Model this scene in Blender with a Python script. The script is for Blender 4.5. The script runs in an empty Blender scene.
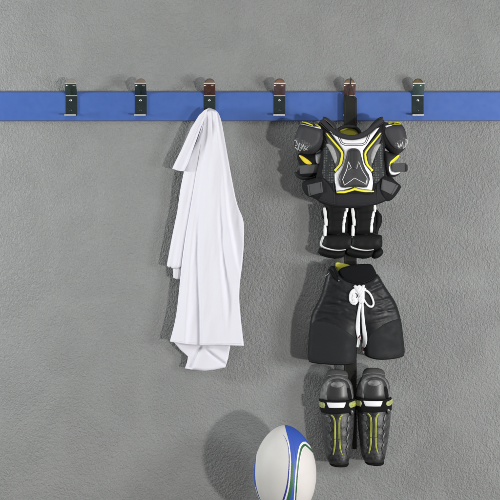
import bpy, math, random
import numpy as np
from mathutils import Vector, noise
from mathutils.geometry import delaunay_2d_cdt

random.seed(7)
SC = bpy.context.scene
COL = SC.collection
S = 0.0035          # metres on the wall per unit of the measured drawing (500 units wide)
D = 5.0             # camera distance from the wall

# ------------------------------------------------------------------ materials
def mat(name, color, rough=0.6, metallic=0.0, spec=0.5, coat=0.0, coat_rough=0.1, sheen=0.0,
        grain=None, grain_str=0.2, grain_dist=0.001, mottle=None, mottle_scale=20, rough_var=0.0,
        stretch=(1, 1, 1)):
    m = bpy.data.materials.new(name)
    m.use_nodes = True
    nt = m.node_tree
    b = nt.nodes['Principled BSDF']
    b.inputs['Base Color'].default_value = (*color, 1)
    b.inputs['Roughness'].default_value = rough
    b.inputs['Metallic'].default_value = metallic
    b.inputs['Specular IOR Level'].default_value = spec
    b.inputs['Coat Weight'].default_value = coat
    b.inputs['Coat Roughness'].default_value = coat_rough
    b.inputs['Sheen Weight'].default_value = sheen
    tc = nt.nodes.new('ShaderNodeTexCoord')
    mp = nt.nodes.new('ShaderNodeMapping')
    mp.inputs['Scale'].default_value = stretch
    nt.links.new(tc.outputs['Object'], mp.inputs['Vector'])
    if mottle:
        n = nt.nodes.new('ShaderNodeTexNoise')
        n.inputs['Scale'].default_value = mottle_scale
        n.inputs['Detail'].default_value = 5
        nt.links.new(mp.outputs[0], n.inputs['Vector'])
        r = nt.nodes.new('ShaderNodeValToRGB')
        r.color_ramp.elements[0].position = 0.38
        r.color_ramp.elements[1].position = 0.64
        r.color_ramp.elements[0].color = (*color, 1)
        r.color_ramp.elements[1].color = (*mottle, 1)
        nt.links.new(n.outputs['Fac'], r.inputs['Fac'])
        nt.links.new(r.outputs['Color'], b.inputs['Base Color'])
    if rough_var:
        n3 = nt.nodes.new('ShaderNodeTexNoise')
        n3.inputs['Scale'].default_value = 45
        n3.inputs['Detail'].default_value = 4
        nt.links.new(tc.outputs['Object'], n3.inputs['Vector'])
        mr = nt.nodes.new('ShaderNodeMapRange')
        mr.inputs['From Min'].default_value = 0.3
        mr.inputs['From Max'].default_value = 0.7
        mr.inputs['To Min'].default_value = max(0.03, rough - rough_var)
        mr.inputs['To Max'].default_value = min(1, rough + rough_var)
        nt.links.new(n3.outputs['Fac'], mr.inputs['Value'])
        nt.links.new(mr.outputs['Result'], b.inputs['Roughness'])
    if grain:
        n2 = nt.nodes.new('ShaderNodeTexNoise')
        n2.inputs['Scale'].default_value = grain
        n2.inputs['Detail'].default_value = 4
        nt.links.new(mp.outputs[0], n2.inputs['Vector'])
        bp = nt.nodes.new('ShaderNodeBump')
        bp.inputs['Strength'].default_value = grain_str
        bp.inputs['Distance'].default_value = grain_dist
        nt.links.new(n2.outputs['Fac'], bp.inputs['Height'])
        nt.links.new(bp.outputs['Normal'], b.inputs['Normal'])
    return m

def plaster():
    m = bpy.data.materials.new('grey_plaster')
    m.use_nodes = True
    nt = m.node_tree; N = nt.nodes; L = nt.links
    b = N['Principled BSDF']
    b.inputs['Roughness'].default_value = 0.62
    b.inputs['Specular IOR Level'].default_value = 0.35
    tc = N.new('ShaderNodeTexCoord')
    def noise_n(scale, detail=3, dist=0.0, rough=0.5, vec=None):
        n = N.new('ShaderNodeTexNoise')
        n.inputs['Scale'].default_value = scale
        n.inputs['Detail'].default_value = detail
        n.inputs['Distortion'].default_value = dist
        n.inputs['Roughness'].default_value = rough
        L.new(vec or tc.outputs['Object'], n.inputs['Vector'])
        return n
    def math_n(op, a, bb, clamp=False):
        n = N.new('ShaderNodeMath'); n.operation = op; n.use_clamp = clamp
        for i, v in enumerate((a, bb)):
            if isinstance(v, (int, float)): n.inputs[i].default_value = v
            else: L.new(v, n.inputs[i])
        return n.outputs[0]
    def maprange(v, a, c, d, e):
        n = N.new('ShaderNodeMapRange'); n.interpolation_type = 'SMOOTHSTEP'
        L.new(v, n.inputs['Value'])
        for k, x in zip(('From Min', 'From Max', 'To Min', 'To Max'), (a, c, d, e)): n.inputs[k].default_value = x
        return n.outputs['Result']
    # trowel swirl: the coordinates are bent by a slow noise, then stretched along the stroke
    warp = noise_n(2.2, 2)
    vm = N.new('ShaderNodeVectorMath'); vm.operation = 'MULTIPLY_ADD'
    vm.inputs[1].default_value = (0.09, 0.09, 0.09)
    L.new(warp.outputs['Color'], vm.inputs[0]); L.new(tc.outputs['Object'], vm.inputs[2])
    mp = N.new('ShaderNodeMapping')
    mp.inputs['Rotation'].default_value = (0, math.radians(35), 0)
    mp.inputs['Scale'].default_value = (1.0, 1, 0.85)
    L.new(vm.outputs[0], mp.inputs['Vector'])
    a = noise_n(104, 4, 0.45, 0.6, mp.outputs[0])
    c = noise_n(215, 3, 0.3, 0.6, mp.outputs[0])
    d = noise_n(380, 3)
    pa = maprange(a.outputs['Fac'], 0.34, 0.70, 0.0, 1.0)     # plateaus with edges
    pc = maprange(c.outputs['Fac'], 0.32, 0.70, 0.0, 0.85)
    patch = noise_n(6.0, 4, 0.8)
    pm = maprange(patch.outputs['Fac'], 0.34, 0.62, 0.62, 1.0)
    h = math_n('SUBTRACT', math_n('ADD', pa, pc), 0.92)
    h = math_n('MULTIPLY', h, pm)
    h = math_n('ADD', h, math_n('MULTIPLY', d.outputs['Fac'], 0.22))
    big = noise_n(7.0, 2)
    h = math_n('ADD', h, math_n('MULTIPLY', big.outputs['Fac'], 0.05))
    bp = N.new('ShaderNodeBump')
    bp.inputs['Strength'].default_value = WALL_BUMP
    bp.inputs['Distance'].default_value = 0.0052
    L.new(h, bp.inputs['Height'])
    L.new(bp.outputs['Normal'], b.inputs['Normal'])
    tone = noise_n(1.7, 4, 0.4)
    fine = noise_n(160, 3)
    mix = math_n('ADD', math_n('MULTIPLY', tone.outputs['Fac'], 0.5), math_n('MULTIPLY', fine.outputs['Fac'], 0.5))
    r = N.new('ShaderNodeValToRGB')
    r.color_ramp.elements[0].position = 0.30; r.color_ramp.elements[0].color = (*WALL_DARK, 1)
    r.color_ramp.elements[1].position = 0.70; r.color_ramp.elements[1].color = (*WALL_LIGHT, 1)
    L.new(mix, r.inputs['Fac'])
    L.new(r.outputs['Color'], b.inputs['Base Color'])
    return m

def mesh_fabric(name, color, hole):
    m = mat(name, color, 0.7)
    nt = m.node_tree
    b = nt.nodes['Principled BSDF']
    tc = nt.nodes.new('ShaderNodeTexCoord')
    v = nt.nodes.new('ShaderNodeTexVoronoi'); v.inputs['Scale'].default_value = 120
    v.inputs['Randomness'].default_value = 0.25
    nt.links.new(tc.outputs['Object'], v.inputs['Vector'])
    r = nt.nodes.new('ShaderNodeValToRGB')
    r.color_ramp.elements[0].position = 0.30; r.color_ramp.elements[0].color = (*hole, 1)
    r.color_ramp.elements[1].position = 0.42; r.color_ramp.elements[1].color = (*color, 1)
    nt.links.new(v.outputs['Distance'], r.inputs['Fac'])
    nt.links.new(r.outputs['Color'], b.inputs['Base Color'])
    bp = nt.nodes.new('ShaderNodeBump'); bp.inputs['Strength'].default_value = 0.6; bp.inputs['Distance'].default_value = 0.002
    nt.links.new(v.outputs['Distance'], bp.inputs['Height'])
    nt.links.new(bp.outputs['Normal'], b.inputs['Normal'])
    return m

WALL_BUMP = 0.66
WALL_DARK = (0.258, 0.264, 0.259)
WALL_LIGHT = (0.284, 0.289, 0.283)

M = {
 'plaster': plaster(),
 'ledge': mat('ledge_wood', (0.22, 0.19, 0.16), 0.6, grain=60, grain_str=0.3, stretch=(0.1, 1, 1)),
 'blue': mat('blue_paint', (0.044, 0.108, 0.355), 0.42, grain=35, grain_str=0.06, rough_var=0.08, mottle=(0.050, 0.118, 0.38), mottle_scale=4),
 'batten': mat('brown_edge_gap_shade', (0.11, 0.085, 0.07), 0.7, grain=120, grain_str=0.3, stretch=(0.1, 1, 1)),
 'hook_dark': mat('steel_dark_reflection', (0.020, 0.032, 0.034), 0.24, 0.35, spec=0.6, rough_var=0.08),  # steel coloured dark to stand for the dark surroundings it reflects
 'hook_glint': mat('bend_highlight', (0.85, 0.84, 0.80), 0.25, 0.85),  # pale strips laid along the bends in place of highlights
 'screw': mat('screw_steel', (0.6, 0.62, 0.62), 0.3, 0.9),
 'towel': mat('white_cotton', (0.70, 0.688, 0.745), 0.95, spec=0.1, sheen=0.05, grain=330, grain_str=0.16),
 'strap': mat('black_webbing', (0.019, 0.019, 0.0165), 0.85, spec=0.15, grain=500, grain_str=0.5, stretch=(1, 1, 0.3)),
 'cord': mat('black_cord', (0.015, 0.014, 0.013), 0.7),
 'vest': mat('vest_fabric', (0.008, 0.008, 0.0095), 0.8, spec=0.22, grain=420, grain_str=0.35),
 'vest_low': mat('vest_smooth', (0.019, 0.019, 0.0215), 0.8, spec=0.22, grain=260, grain_str=0.15),
 'charcoal': mat('charcoal_shell', (0.038, 0.038, 0.043), 0.62, spec=0.35, grain=380, grain_str=0.3, rough_var=0.1),
 'rim': mat('charcoal_binding', (0.025, 0.025, 0.028), 0.75, spec=0.25, grain=500, grain_str=0.4),
 'grey_strap': mat('grey_elastic', (0.070, 0.070, 0.073), 0.8, grain=600, grain_str=0.6, stretch=(1, 1, 0.4)),
 'side_grey': mat('side_panel', (0.075, 0.073, 0.071), 0.6, grain=400, grain_str=0.2),
 'light_grey': mat('light_grey_panel', (0.36, 0.36, 0.36), 0.7, grain=300, grain_str=0.4, mottle=(0.27, 0.27, 0.27), mottle_scale=120),
 'marking': mat('pale_print', (0.50, 0.50, 0.50), 0.6),
 'pad_white': mat('white_plastic', (0.77, 0.76, 0.78), 0.4, coat=0.15, grain=60, grain_str=0.05),
 'yellow': mat('neon_yellow', (0.78, 0.74, 0.03), 0.5, grain=200, grain_str=0.08),
 'gold': mat('warm_yellow', (0.80, 0.62, 0.02), 0.5, grain=200, grain_str=0.08),
 'lining': mat('yellow_lining', (0.60, 0.58, 0.06), 0.85, grain=350, grain_str=0.5),
 'net': mesh_fabric('vent_mesh', (0.012, 0.013, 0.014), (0.075, 0.085, 0.085)),
 'cap_net': mesh_fabric('cap_mesh', (0.040, 0.040, 0.043), (0.095, 0.095, 0.10)),
 'crest': mat('centre_shell', (0.045, 0.045, 0.048), 0.42, grain=90, grain_str=0.12, mottle=(0.028, 0.028, 0.03), mottle_scale=30, coat=0.2, coat_rough=0.3),
 'line_dark': mat('dark_line', (0.02, 0.02, 0.022), 0.6),
 'glove': mat('glove_nylon', (0.0045, 0.0045, 0.005), 0.7, spec=0.2, grain=450, grain_str=0.3),
 'glove_cuff': mat('glove_cuff_leather', (0.0055, 0.0055, 0.006), 0.62, spec=0.22, grain=200, grain_str=0.25),
 'piping': mat('white_piping', (0.78, 0.78, 0.77), 0.6, grain=200, grain_str=0.2),
 'nylon': mat('black_nylon', (0.0075, 0.008, 0.0095), 0.5, spec=0.3, grain=260, grain_str=0.12, rough_var=0.1),
 'nylon_leg': mat('black_leg_nylon', (0.0155, 0.0162, 0.0175), 0.7, spec=0.18, grain=300, grain_str=0.12, rough_var=0.08),
 'waist': mat('waistband_felt', (0.0055, 0.0058, 0.007), 0.85, spec=0.12, grain=350, grain_str=0.4),
 'lace': mat('white_lace', (0.72, 0.72, 0.74), 0.85, grain=500, grain_str=0.5),
 'red': mat('red_thread', (0.35, 0.01, 0.03), 0.6),
 'shell': mat('black_shin_plastic', (0.008, 0.008, 0.009), 0.42, spec=0.4, coat=0.12, coat_rough=0.35,
              mottle=(0.036, 0.036, 0.036), mottle_scale=75, grain=85, grain_str=0.55, grain_dist=0.003),
 'facet': mat('grey_facet', (0.022, 0.022, 0.023), 0.4, spec=0.5, coat=0.2, coat_rough=0.3, mottle=(0.060, 0.060, 0.060), mottle_scale=110, grain=120, grain_str=0.4),
 'cap': mat('knee_plastic', (0.024, 0.024, 0.025), 0.42, spec=0.5, coat=0.2, coat_rough=0.3, grain=30, grain_str=0.25, grain_dist=0.003),
 'cap_edge': mat('grey_knee_rim', (0.20, 0.20, 0.197), 0.45, mottle=(0.09, 0.09, 0.09), mottle_scale=60),
 'foam': mat('grey_foam', (0.045, 0.045, 0.044), 0.85, grain=300, grain_str=0.6),
 'band': mat('black_elastic', (0.006, 0.006, 0.0065), 0.85, spec=0.15, grain=500, grain_str=0.5),
 'lime': mat('lime_print', (0.52, 0.56, 0.06), 0.5),
 'lime_dark': mat('olive_print', (0.17, 0.19, 0.04), 0.5),
 'lime_pale': mat('pale_lime_panel', (0.42, 0.44, 0.17), 0.6, mottle=(0.22, 0.24, 0.09), mottle_scale=120),
 'ball_white': mat('ball_white_rubber', (0.60, 0.58, 0.555), 0.55, grain=700, grain_str=0.25, mottle=(0.575, 0.555, 0.53), mottle_scale=12),
 'ball_pink': mat('ball_pale_pink_rubber', (0.64, 0.60, 0.58), 0.55, grain=700, grain_str=0.25, mottle=(0.615, 0.575, 0.555), mottle_scale=12),
 'ball_blue': mat('ball_blue_rubber', (0.030, 0.085, 0.42), 0.45, grain=700, grain_str=0.25),
 'ball_navy': mat('ball_navy_rubber', (0.022, 0.030, 0.24), 0.45, grain=700, grain_str=0.2),
 'ball_green': mat('ball_green_rubber', (0.018, 0.115, 0.035), 0.45, grain=700, grain_str=0.25),
 'ball_line': mat('ball_line_white', (0.70, 0.70, 0.70), 0.5, grain=700, grain_str=0.2),
}

# ------------------------------------------------------------------ mesh building
def chaikin(P, it, closed=True):
    P = np.asarray(P, float)
    for _ in range(it):
        if closed:
            Q = np.roll(P, -1, axis=0)
            P = np.stack([P*.75+Q*.25, P*.25+Q*.75], 1).reshape(-1, 2)
        else:
            A, B = P[:-1], P[1:]
            mid = np.stack([A*.75+B*.25, A*.25+B*.75], 1).reshape(-1, 2)
            P = np.vstack([P[:1], mid[1:-1], P[-1:]])
    return P

def subdivide(P, step):
    out = []
    n = len(P)
    for i in range(n):
        a, b = P[i], P[(i+1) % n]
        k = max(1, int(math.ceil(np.hypot(*(b-a))/step)))
        for j in range(k):
            out.append(a+(b-a)*j/k)
    return np.array(out)

def thin(P, dmin):
    out = [P[0]]
    for p in P[1:]:
        if np.hypot(*(p-out[-1])) >= dmin: out.append(p)
    if np.hypot(*(out[-1]-out[0])) < dmin: out.pop()
    return np.array(out)

def seg_dist(Q, P):
    A = P; B = np.roll(P, -1, axis=0); AB = B-A
    L2 = np.maximum((AB**2).sum(1), 1e-12)
    out = np.empty(len(Q))
    for i in range(0, len(Q), 4000):
        q = Q[i:i+4000]
        t = np.clip(((q[:, None, :]-A[None])*AB[None]).sum(2)/L2[None], 0, 1)
        d = q[:, None, :]-(A[None]+t[..., None]*AB[None])
        out[i:i+4000] = np.sqrt((d**2).sum(2).min(1))
    return out

def inside(Q, P):
    x, y = Q[:, 0], Q[:, 1]
    c = np.zeros(len(Q), bool)
    n = len(P); j = n-1
    for i in range(n):
        xi, yi = P[i]; xj, yj = P[j]
        if yi != yj:
            k = ((yi > y) != (yj > y)) & (x < (xj-xi)*(y-yi)/(yj-yi)+xi)
            c ^= k
        j = i
    return c

def prof(t):
    t = np.clip(t, 0, 1)
    return np.sqrt(np.maximum(0, 1-(1-t)**2))

def ev(f, Q):
    return f(Q[:, 0], Q[:, 1]) if callable(f) else np.full(len(Q), float(f))

class MB:
    """Collects solids traced in drawing units; depth h is metres in front of the wall."""
    def __init__(self, dref, origin):
        self.k = S*(1-dref/D); self.o = origin
        self.v = []; self.f = []; self.fm = []; self.fs = []; self.mats = []
    def mi(self, m):
        if m not in self.mats: self.mats.append(m)
        return self.mats.index(m)
    def P(self, x, y, h):
        return ((x-250)*self.k-self.o[0], -h-self.o[1], (250-y)*self.k-self.o[2])
    def relief(self, poly, m, base=0.0, T=0.0, r=3.0, back=0.003, step=2.0, rnd=2, wr=None, backabs=None, power=1.0):
        P = np.asarray(poly, float)
        if rnd: P = thin(chaikin(P, rnd), step*0.4)
        P = subdivide(P, step)
        area = 0.5*np.sum(P[:, 0]*np.roll(P[:, 1], -1)-np.roll(P[:, 0], -1)*P[:, 1])
        if area < 0: P = P[::-1].copy()
        lo, hi = P.min(0), P.max(0)
        gx = np.arange(lo[0], hi[0]+step, step); gy = np.arange(lo[1], hi[1]+step, step*0.866)
        G = np.array([(x+(step/2 if i % 2 else 0), y) for i, y in enumerate(gy) for x in gx])
        ins = G[inside(G, P)]
        if len(ins): ins = ins[seg_dist(ins, P) > step*0.6]
        pts = [P]
        if T > 0:
            t = np.roll(P, -1, axis=0)-np.roll(P, 1, axis=0)
            t /= np.maximum(np.hypot(t[:, 0], t[:, 1]), 1e-9)[:, None]
            nrm = np.stack([-t[:, 1], t[:, 0]], 1)
            ringd = []
            for q in (0.05, 0.18, 0.4):
                dd = q*r
                if dd < step*1.3: ringd.append(dd)
            mx = 0
            for dd in ringd:
                R = P+nrm*dd
                R = R[inside(R, P)]
                if len(R):
                    R = R[seg_dist(R, P) > dd*0.93]
                    if len(R): pts.append(R); mx = dd
            if len(ins) and mx: ins = ins[seg_dist(ins, P) > mx+step*0.35]
        if len(ins): pts.append(ins)
        A = np.vstack(pts)
        n = len(P)
        edges = [(i, (i+1) % n) for i in range(n)]
        rv, re_, rf, *_ = delaunay_2d_cdt([Vector((float(a), float(b))) for a, b in A], edges, [], 1, 1e-6)
        Q = np.array([(v[0], v[1]) for v in rv])
        d = seg_dist(Q, P); d[d < 1e-4] = 0
        b = ev(base, Q)
        h = b + (T*prof(d/r)**power if T > 0 else 0)
        if wr is not None: h = h + wr(Q[:, 0], Q[:, 1], d)
        hb = np.full(len(Q), backabs) if backabs is not None else b-back
        hb = np.minimum(hb, h-0.0004)
        idx = self.mi(m); o = len(self.v)
        cnt = {}
        F = []
        for fc in rf:
            a = np.array([Q[i] for i in fc])
            ar = np.sum(a[:, 0]*np.roll(a[:, 1], -1)-np.roll(a[:, 0], -1)*a[:, 1])
            fc = list(fc) if ar < 0 else list(fc)[::-1]      # drawing y points down
            F.append(fc)
            for i in range(len(fc)):
                e = (fc[i], fc[(i+1) % len(fc)])
                cnt[e] = cnt.get(e, 0)+1
        flat = T <= 0
        for q, hh in zip(Q, h): self.v.append(self.P(q[0], q[1], hh))
        ob = len(self.v)
        for q, hh in zip(Q, hb): self.v.append(self.P(q[0], q[1], hh))
        for fc in F:
            fc = fc[::-1]
            self.f.append([o+i for i in fc][::-1]); self.fm.append(idx); self.fs.append(True)
            self.f.append([ob+i for i in fc]); self.fm.append(idx); self.fs.append(True)
        be = [e for e in cnt if (e[1], e[0]) not in cnt]
        rim = {}
        for e in be:
            for i in e:
                if i not in rim:
                    if flat:
                        rim[i] = (len(self.v), len(self.v)+1)
                        self.v.append(self.v[o+i]); self.v.append(self.v[ob+i])
                    else:
                        rim[i] = (o+i, len(self.v)); self.v.append(self.v[ob+i])
            (a0, a1), (b0, b1) = rim[e[0]], rim[e[1]]
            self.f.append([a0, a1, b1, b0]); self.fm.append(idx); self.fs.append(True)
        Pc = P
        def H(x, y):
            q = np.stack([np.asarray(x, float).ravel(), np.asarray(y, float).ravel()], 1)
            dd = np.where(inside(q, Pc), seg_dist(q, Pc), 0)
            res = ev(base, q)+(T*prof(dd/r)**power if T > 0 else 0)
            if wr is not None: res = res+wr(q[:, 0], q[:, 1], dd)
            return res
        return H
    def ribbon(self, pts, w, m, base=0.0, T=0.001, sink=0.002, closed=False, rnd=2, step=1.2, wr=None, taper=False):
        P = np.asarray(pts, float)
        if rnd: P = chaikin(P, rnd, closed)
        if closed: P = np.vstack([P, P[:1]])
        out = [P[0]]
        for a, b in zip(P[:-1], P[1:]):
            L = np.hypot(*(b-a)); k = max(1, int(L/step))
            for j in range(1, k+1): out.append(a+(b-a)*j/k)
        P = np.array(out)
        n = len(P)
        t = np.gradient(P, axis=0)
        if closed:
            t[0] = t[-1] = P[1]-P[-2]
        t /= np.maximum(np.hypot(t[:, 0], t[:, 1]), 1e-9)[:, None]
        nr = np.stack([-t[:, 1], t[:, 0]], 1)
        u = np.linspace(0, 1, n)
        W = np.interp(u, np.linspace(0, 1, len(w)), w) if hasattr(w, '__len__') else np.full(n, float(w))
        if taper: W = W*np.clip(np.minimum(u, 1-u)*8, 0.15, 1)
        cs = [-1, -0.82, -0.45, 0, 0.45, 0.82, 1]
        idx = self.mi(m); o = len(self.v)
        cols = len(cs)
        for c in cs:
            q = P+nr*(W*c/2)[:, None]
            hh = ev(base, q)+T*math.sqrt(1-c*c)
            if wr is not None: hh = hh+wr(q[:, 0], q[:, 1], 0)
            for (x, y), z in zip(q, hh): self.v.append(self.P(x, y, z))
        for c in (1, -1):
            q = P+nr*(W*c/2)[:, None]
            hh = ev(base, q)-sink
            for (x, y), z in zip(q, hh): self.v.append(self.P(x, y, z))
        cols += 2
        for i in range(n-1):
            for c in range(cols):
                c2 = (c+1) % cols
                a, b = o+c*n+i, o+c*n+i+1
                e, g = o+c2*n+i+1, o+c2*n+i
                self.f.append([a, b, e, g][::-1]); self.fm.append(idx); self.fs.append(True)
        if not closed:
            self.f.append([o+c*n for c in range(cols)]); self.fm.append(idx); self.fs.append(False)
            self.f.append([o+c*n+n-1 for c in range(cols)][::-1]); self.fm.append(idx); self.fs.append(False)
    def strip(self, pr, x0, x1, m, th=0.0025, smooth=False):
        """bent metal strip: pr = [(depth, y)...] side profile, extruded from x0 to x1"""
        idx = self.mi(m); pr = np.asarray(pr, float)
        t = np.gradient(np.stack([pr[:, 0], -pr[:, 1]*self.k], 1), axis=0)
        t /= np.hypot(t[:, 0], t[:, 1])[:, None]
        nr = np.stack([-t[:, 1], t[:, 0]], 1)*th
        n = len(pr); o = len(self.v)
        for (x) in (x0, x1):
            for off in (0, 1):
                for i in range(n):
                    X, Y, Z = self.P(x, pr[i, 1], pr[i, 0])
                    self.v.append((X, Y-nr[i, 0]*off, Z+nr[i, 1]*off))
        g = lambda s, off, i: o+(s*2+off)*n+i
        for i in range(n-1):
            for q in ([g(0,0,i), g(1,0,i), g(1,0,i+1), g(0,0,i+1)], [g(0,1,i), g(0,1,i+1), g(1,1,i+1), g(1,1,i)],
                      [g(0,0,i), g(0,0,i+1), g(0,1,i+1), g(0,1,i)], [g(1,0,i), g(1,1,i), g(1,1,i+1), g(1,0,i+1)]):
                self.f.append(q); self.fm.append(idx); self.fs.append(smooth and q[0] in (g(0,0,i), g(0,1,i)) and q[1] in (g(1,0,i), g(0,1,i+1)))
        for i in (0, n-1):
            self.f.append([g(0,0,i), g(0,1,i), g(1,1,i), g(1,0,i)]); self.fm.append(idx); self.fs.append(False)
    def box(self, x0, x1, y0, y1, h0, h1, m):
        idx = self.mi(m); o = len(self.v)
        for h in (h0, h1):
            for x, y in ((x0, y0), (x1, y0), (x1, y1), (x0, y1)): self.v.append(self.P(x, y, h))
        for q in ((0,1,2,3), (7,6,5,4), (0,4,5,1), (1,5,6,2), (2,6,7,3), (3,7,4,0)):
            self.f.append([o+i for i in q]); self.fm.append(idx); self.fs.append(False)
    def tube(self, pts, rad, m, sides=8):
        idx = self.mi(m); o = len(self.v)
        W = [Vector(self.P(*p)) for p in pts]
        n = len(W)
        for i, p in enumerate(W):
            t = (W[min(i+1, n-1)]-W[max(i-1, 0)]).normalized()
            a = t.cross(Vector((0, 1, 0)))
            if a.length < 1e-3: a = t.cross(Vector((1, 0, 0)))
            a.normalize(); b = t.cross(a)
            for s in range(sides):
                q = p+(a*math.cos(2*math.pi*s/sides)+b*math.sin(2*math.pi*s/sides))*rad
                self.v.append(tuple(q))
        for i in range(n-1):
            for s in range(sides):
                s2 = (s+1) % sides
                self.f.append([o+i*sides+s, o+i*sides+s2, o+(i+1)*sides+s2, o+(i+1)*sides+s]); self.fm.append(idx); self.fs.append(True)
    def build(self, name, parent=None, loc=None):
        me = bpy.data.meshes.new(name)
        me.from_pydata(self.v, [], self.f)
        for m in self.mats: me.materials.append(M[m] if isinstance(m, str) else m)
        me.polygons.foreach_set('material_index', self.fm)
        me.polygons.foreach_set('use_smooth', self.fs)
        me.update()
        import bmesh
        bm = bmesh.new(); bm.from_mesh(me)
        bmesh.ops.recalc_face_normals(bm, faces=bm.faces)
        bm.to_mesh(me); bm.free()
        ob = bpy.data.objects.new(name, me)
        COL.objects.link(ob)
        if parent: ob.parent = parent
        ob.location = loc or (0, 0, 0)
        return ob

def thing(name, label, cat, loc, group=None):
    o = bpy.data.objects.new(name, None)
    o.empty_display_size = 0.05
    COL.objects.link(o); o.location = loc
    tag(o, label, cat, group); return o

def tag(o, label, cat, group=None):
    o['label'] = label; o['category'] = cat
    if group: o['group'] = group

def world_pt(px, py, d):
    k = S*(1-d/D)
    return ((px-250)*k, -d, (250-py)*k)

def fbm(x, y, s, seed=0.0, oct=3):
    return np.array([noise.fractal(Vector((float(a)*s, float(b)*s, seed)), 1.0, 2.0, oct) for a, b in zip(np.ravel(x), np.ravel(y))])

def fbm2(x, y, sx, sy, seed=0.0, oct=3):
    return np.array([noise.fractal(Vector((float(a)*sx, float(b)*sy, seed)), 1.0, 2.0, oct) for a, b in zip(np.ravel(x), np.ravel(y))])

def conv(pts, x0, y0, sc): return [(x0+u/sc, y0+v/sc) for u, v in pts]

# ------------------------------------------------------------------ setting
def sheet(name, vs, fs, m):
    me = bpy.data.meshes.new(name); me.from_pydata(vs, [], fs); me.materials.append(M[m])
    o = bpy.data.objects.new(name, me); COL.objects.link(o); o['kind'] = 'structure'; return o
wall = sheet('wall', [(-3, 0, -2.4), (3, 0, -2.4), (3, 0, 1.9), (-3, 0, 1.9),
                      (-3, .12, -2.4), (3, .12, -2.4), (3, .12, 1.9), (-3, .12, 1.9)],
             [(0, 1, 2, 3), (7, 6, 5, 4), (0, 4, 5, 1), (1, 5, 6, 2), (2, 6, 7, 3), (3, 7, 4, 0)], 'plaster')

BALL_D = 0.205
BALL_C = (285.0, 473.8); BALL_RX, BALL_RZ = 31.3, 48.8
kb = S*(1-BALL_D/D)
ledge_z = (250-(BALL_C[1]+BALL_RZ))*kb
lb = MB(0, (0, 0, ledge_z))
LY = 250-ledge_z/S
lb.box(-250, 760, LY+0.0, LY+12, 0.0, 0.30, 'ledge')
led = lb.build('ledge', None, (0, 0, ledge_z)); led['kind'] = 'structure'

# ------------------------------------------------------------------ hook rail
loc = world_pt(250, 106.5, 0)
rail = thing('hook_rail', 'long blue wall rail with brown edges carrying a row of six metal hooks', 'coat rail', loc)
b = MB(0.0, loc); b.box(-300, 800, 91.7, 121.2, 0.0, 0.011, 'batten'); b.build('backing_gap_shade', rail)  # brown edge; the rim above the board stands in for the gap shadow
b = MB(0.011, loc)
b.box(-299, 799, 92.6, 120.6, 0.0111, 0.0185, 'blue'); b.build('board', rail)
HX = [71.2, 140.8, 209.6, 279.6, 349.6, 418.2]
TIP_REFLECT = [(.42, .38, .32), (.30, .22, .16), (.17, .11, .075), (.20, .09, .04), (.19, .11, .05), (.13, .085, .02)]  # reflections of the room, put into the colour of each tip
ARM_REFLECT = [(.022, .036, .028), (.014, .024, .024), (.065, .027, .017), (.085, .050, .046), (.10, .055, .045), (.055, .085, .075)]  # the same for the arms: reflected tints as base colour
HLAB = ['hook with a pale reflection painted on its steel tip', 'hook with a tan reflection painted on its tip', 'hook with a reddish brown reflection painted on its upper arm', 'hook with a warm brown and dull pink reflection painted on tip and arm',
        'hook with a brown reflection painted on its arm, under a black cord', 'hook with a dark olive and grey green reflection painted on tip and arm']
for i, hx in enumerate(HX):
    hm = MB(0.03, loc)
    w = 5.75
    hm.strip([(0.0188, 95.6), (0.0188, 105), (0.0188, 113.6)], hx-w, hx+w, 'hook_dark')
    lw = 6.3
    hm.strip([(0.0188, 113.7), (0.026, 115.6), (0.040, 115.9), (0.046, 114.8)], hx-w, hx+w-0.2 if i else hx+w, 'hook_dark', 0.002)
    hm.strip([(0.0463, 114.7), (0.0468, 116.3)], hx-lw, hx+lw-1.0, 'hook_glint', 0.0012)
    hm.strip([(0.0222, 95.0), (0.0222, 95.9)], hx-w, hx+w, 'hook_glint', 0.0010)
    hook = hm.build('hook', rail); hook['label'] = HLAB[i]
    am = MB(0.03, loc)
    arm_m = mat('hook_arm_reflection', tuple(c*1.3 for c in ARM_REFLECT[i]), 0.22, 0.4, spec=0.7, rough_var=0.06)
    am.strip([(0.0190, 95.2), (0.0215, 94.6), (0.026, 93.6), (0.032, 92.2), (0.0385, 90.4), (0.0440, 88.4), (0.0475, 86.4), (0.0490, 84.6)], hx-w, hx+w, arm_m, smooth=True)
    am.strip([(0.0512, 83.6), (0.0516, 84.8)], hx-w, hx+w, 'hook_glint', 0.0012)
    am.build('arm', hook)
    tm = MB(0.05, loc)
    tip_m = mat('hook_tip_reflection', tuple(c*k for c, k in zip(TIP_REFLECT[i], (0.72, 0.74, 0.78))), 0.34, 0.35, rough_var=0.08)
    a = np.linspace(0, math.pi, 17)
    tip = [(hx-5.4*math.cos(t), 83.8-5.6*math.sin(t)) for t in a]
    tm.relief(tip, tip_m, lambda x, y: 0.049-(83.8-y)*0.0009, 0.0012, 1.0, 0.0024, 1.2, 0); tm.build('tip', hook)
    for sy in (100.3, 110.2):
        if i == 4: continue
        if i == 2 and sy > 105: continue
        sm = MB(0.02, loc); a = np.linspace(0, 2*math.pi, 13)[:-1]
        sm.relief([(hx-.3+1.25*math.cos(t), sy+1.25*math.sin(t)) for t in a], 'screw' if sy < 105 else 'hook_dark', 0.0215, 0.0014, 1.1, 0.001, 0.6, 0)
        sm.ribbon([(hx-1.1, sy-.3), (hx+.5, sy+.3)], 0.35, 'line_dark', 0.0229, 0.0002, 0.0004, rnd=0)
        sm.build('screw', hook)

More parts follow.
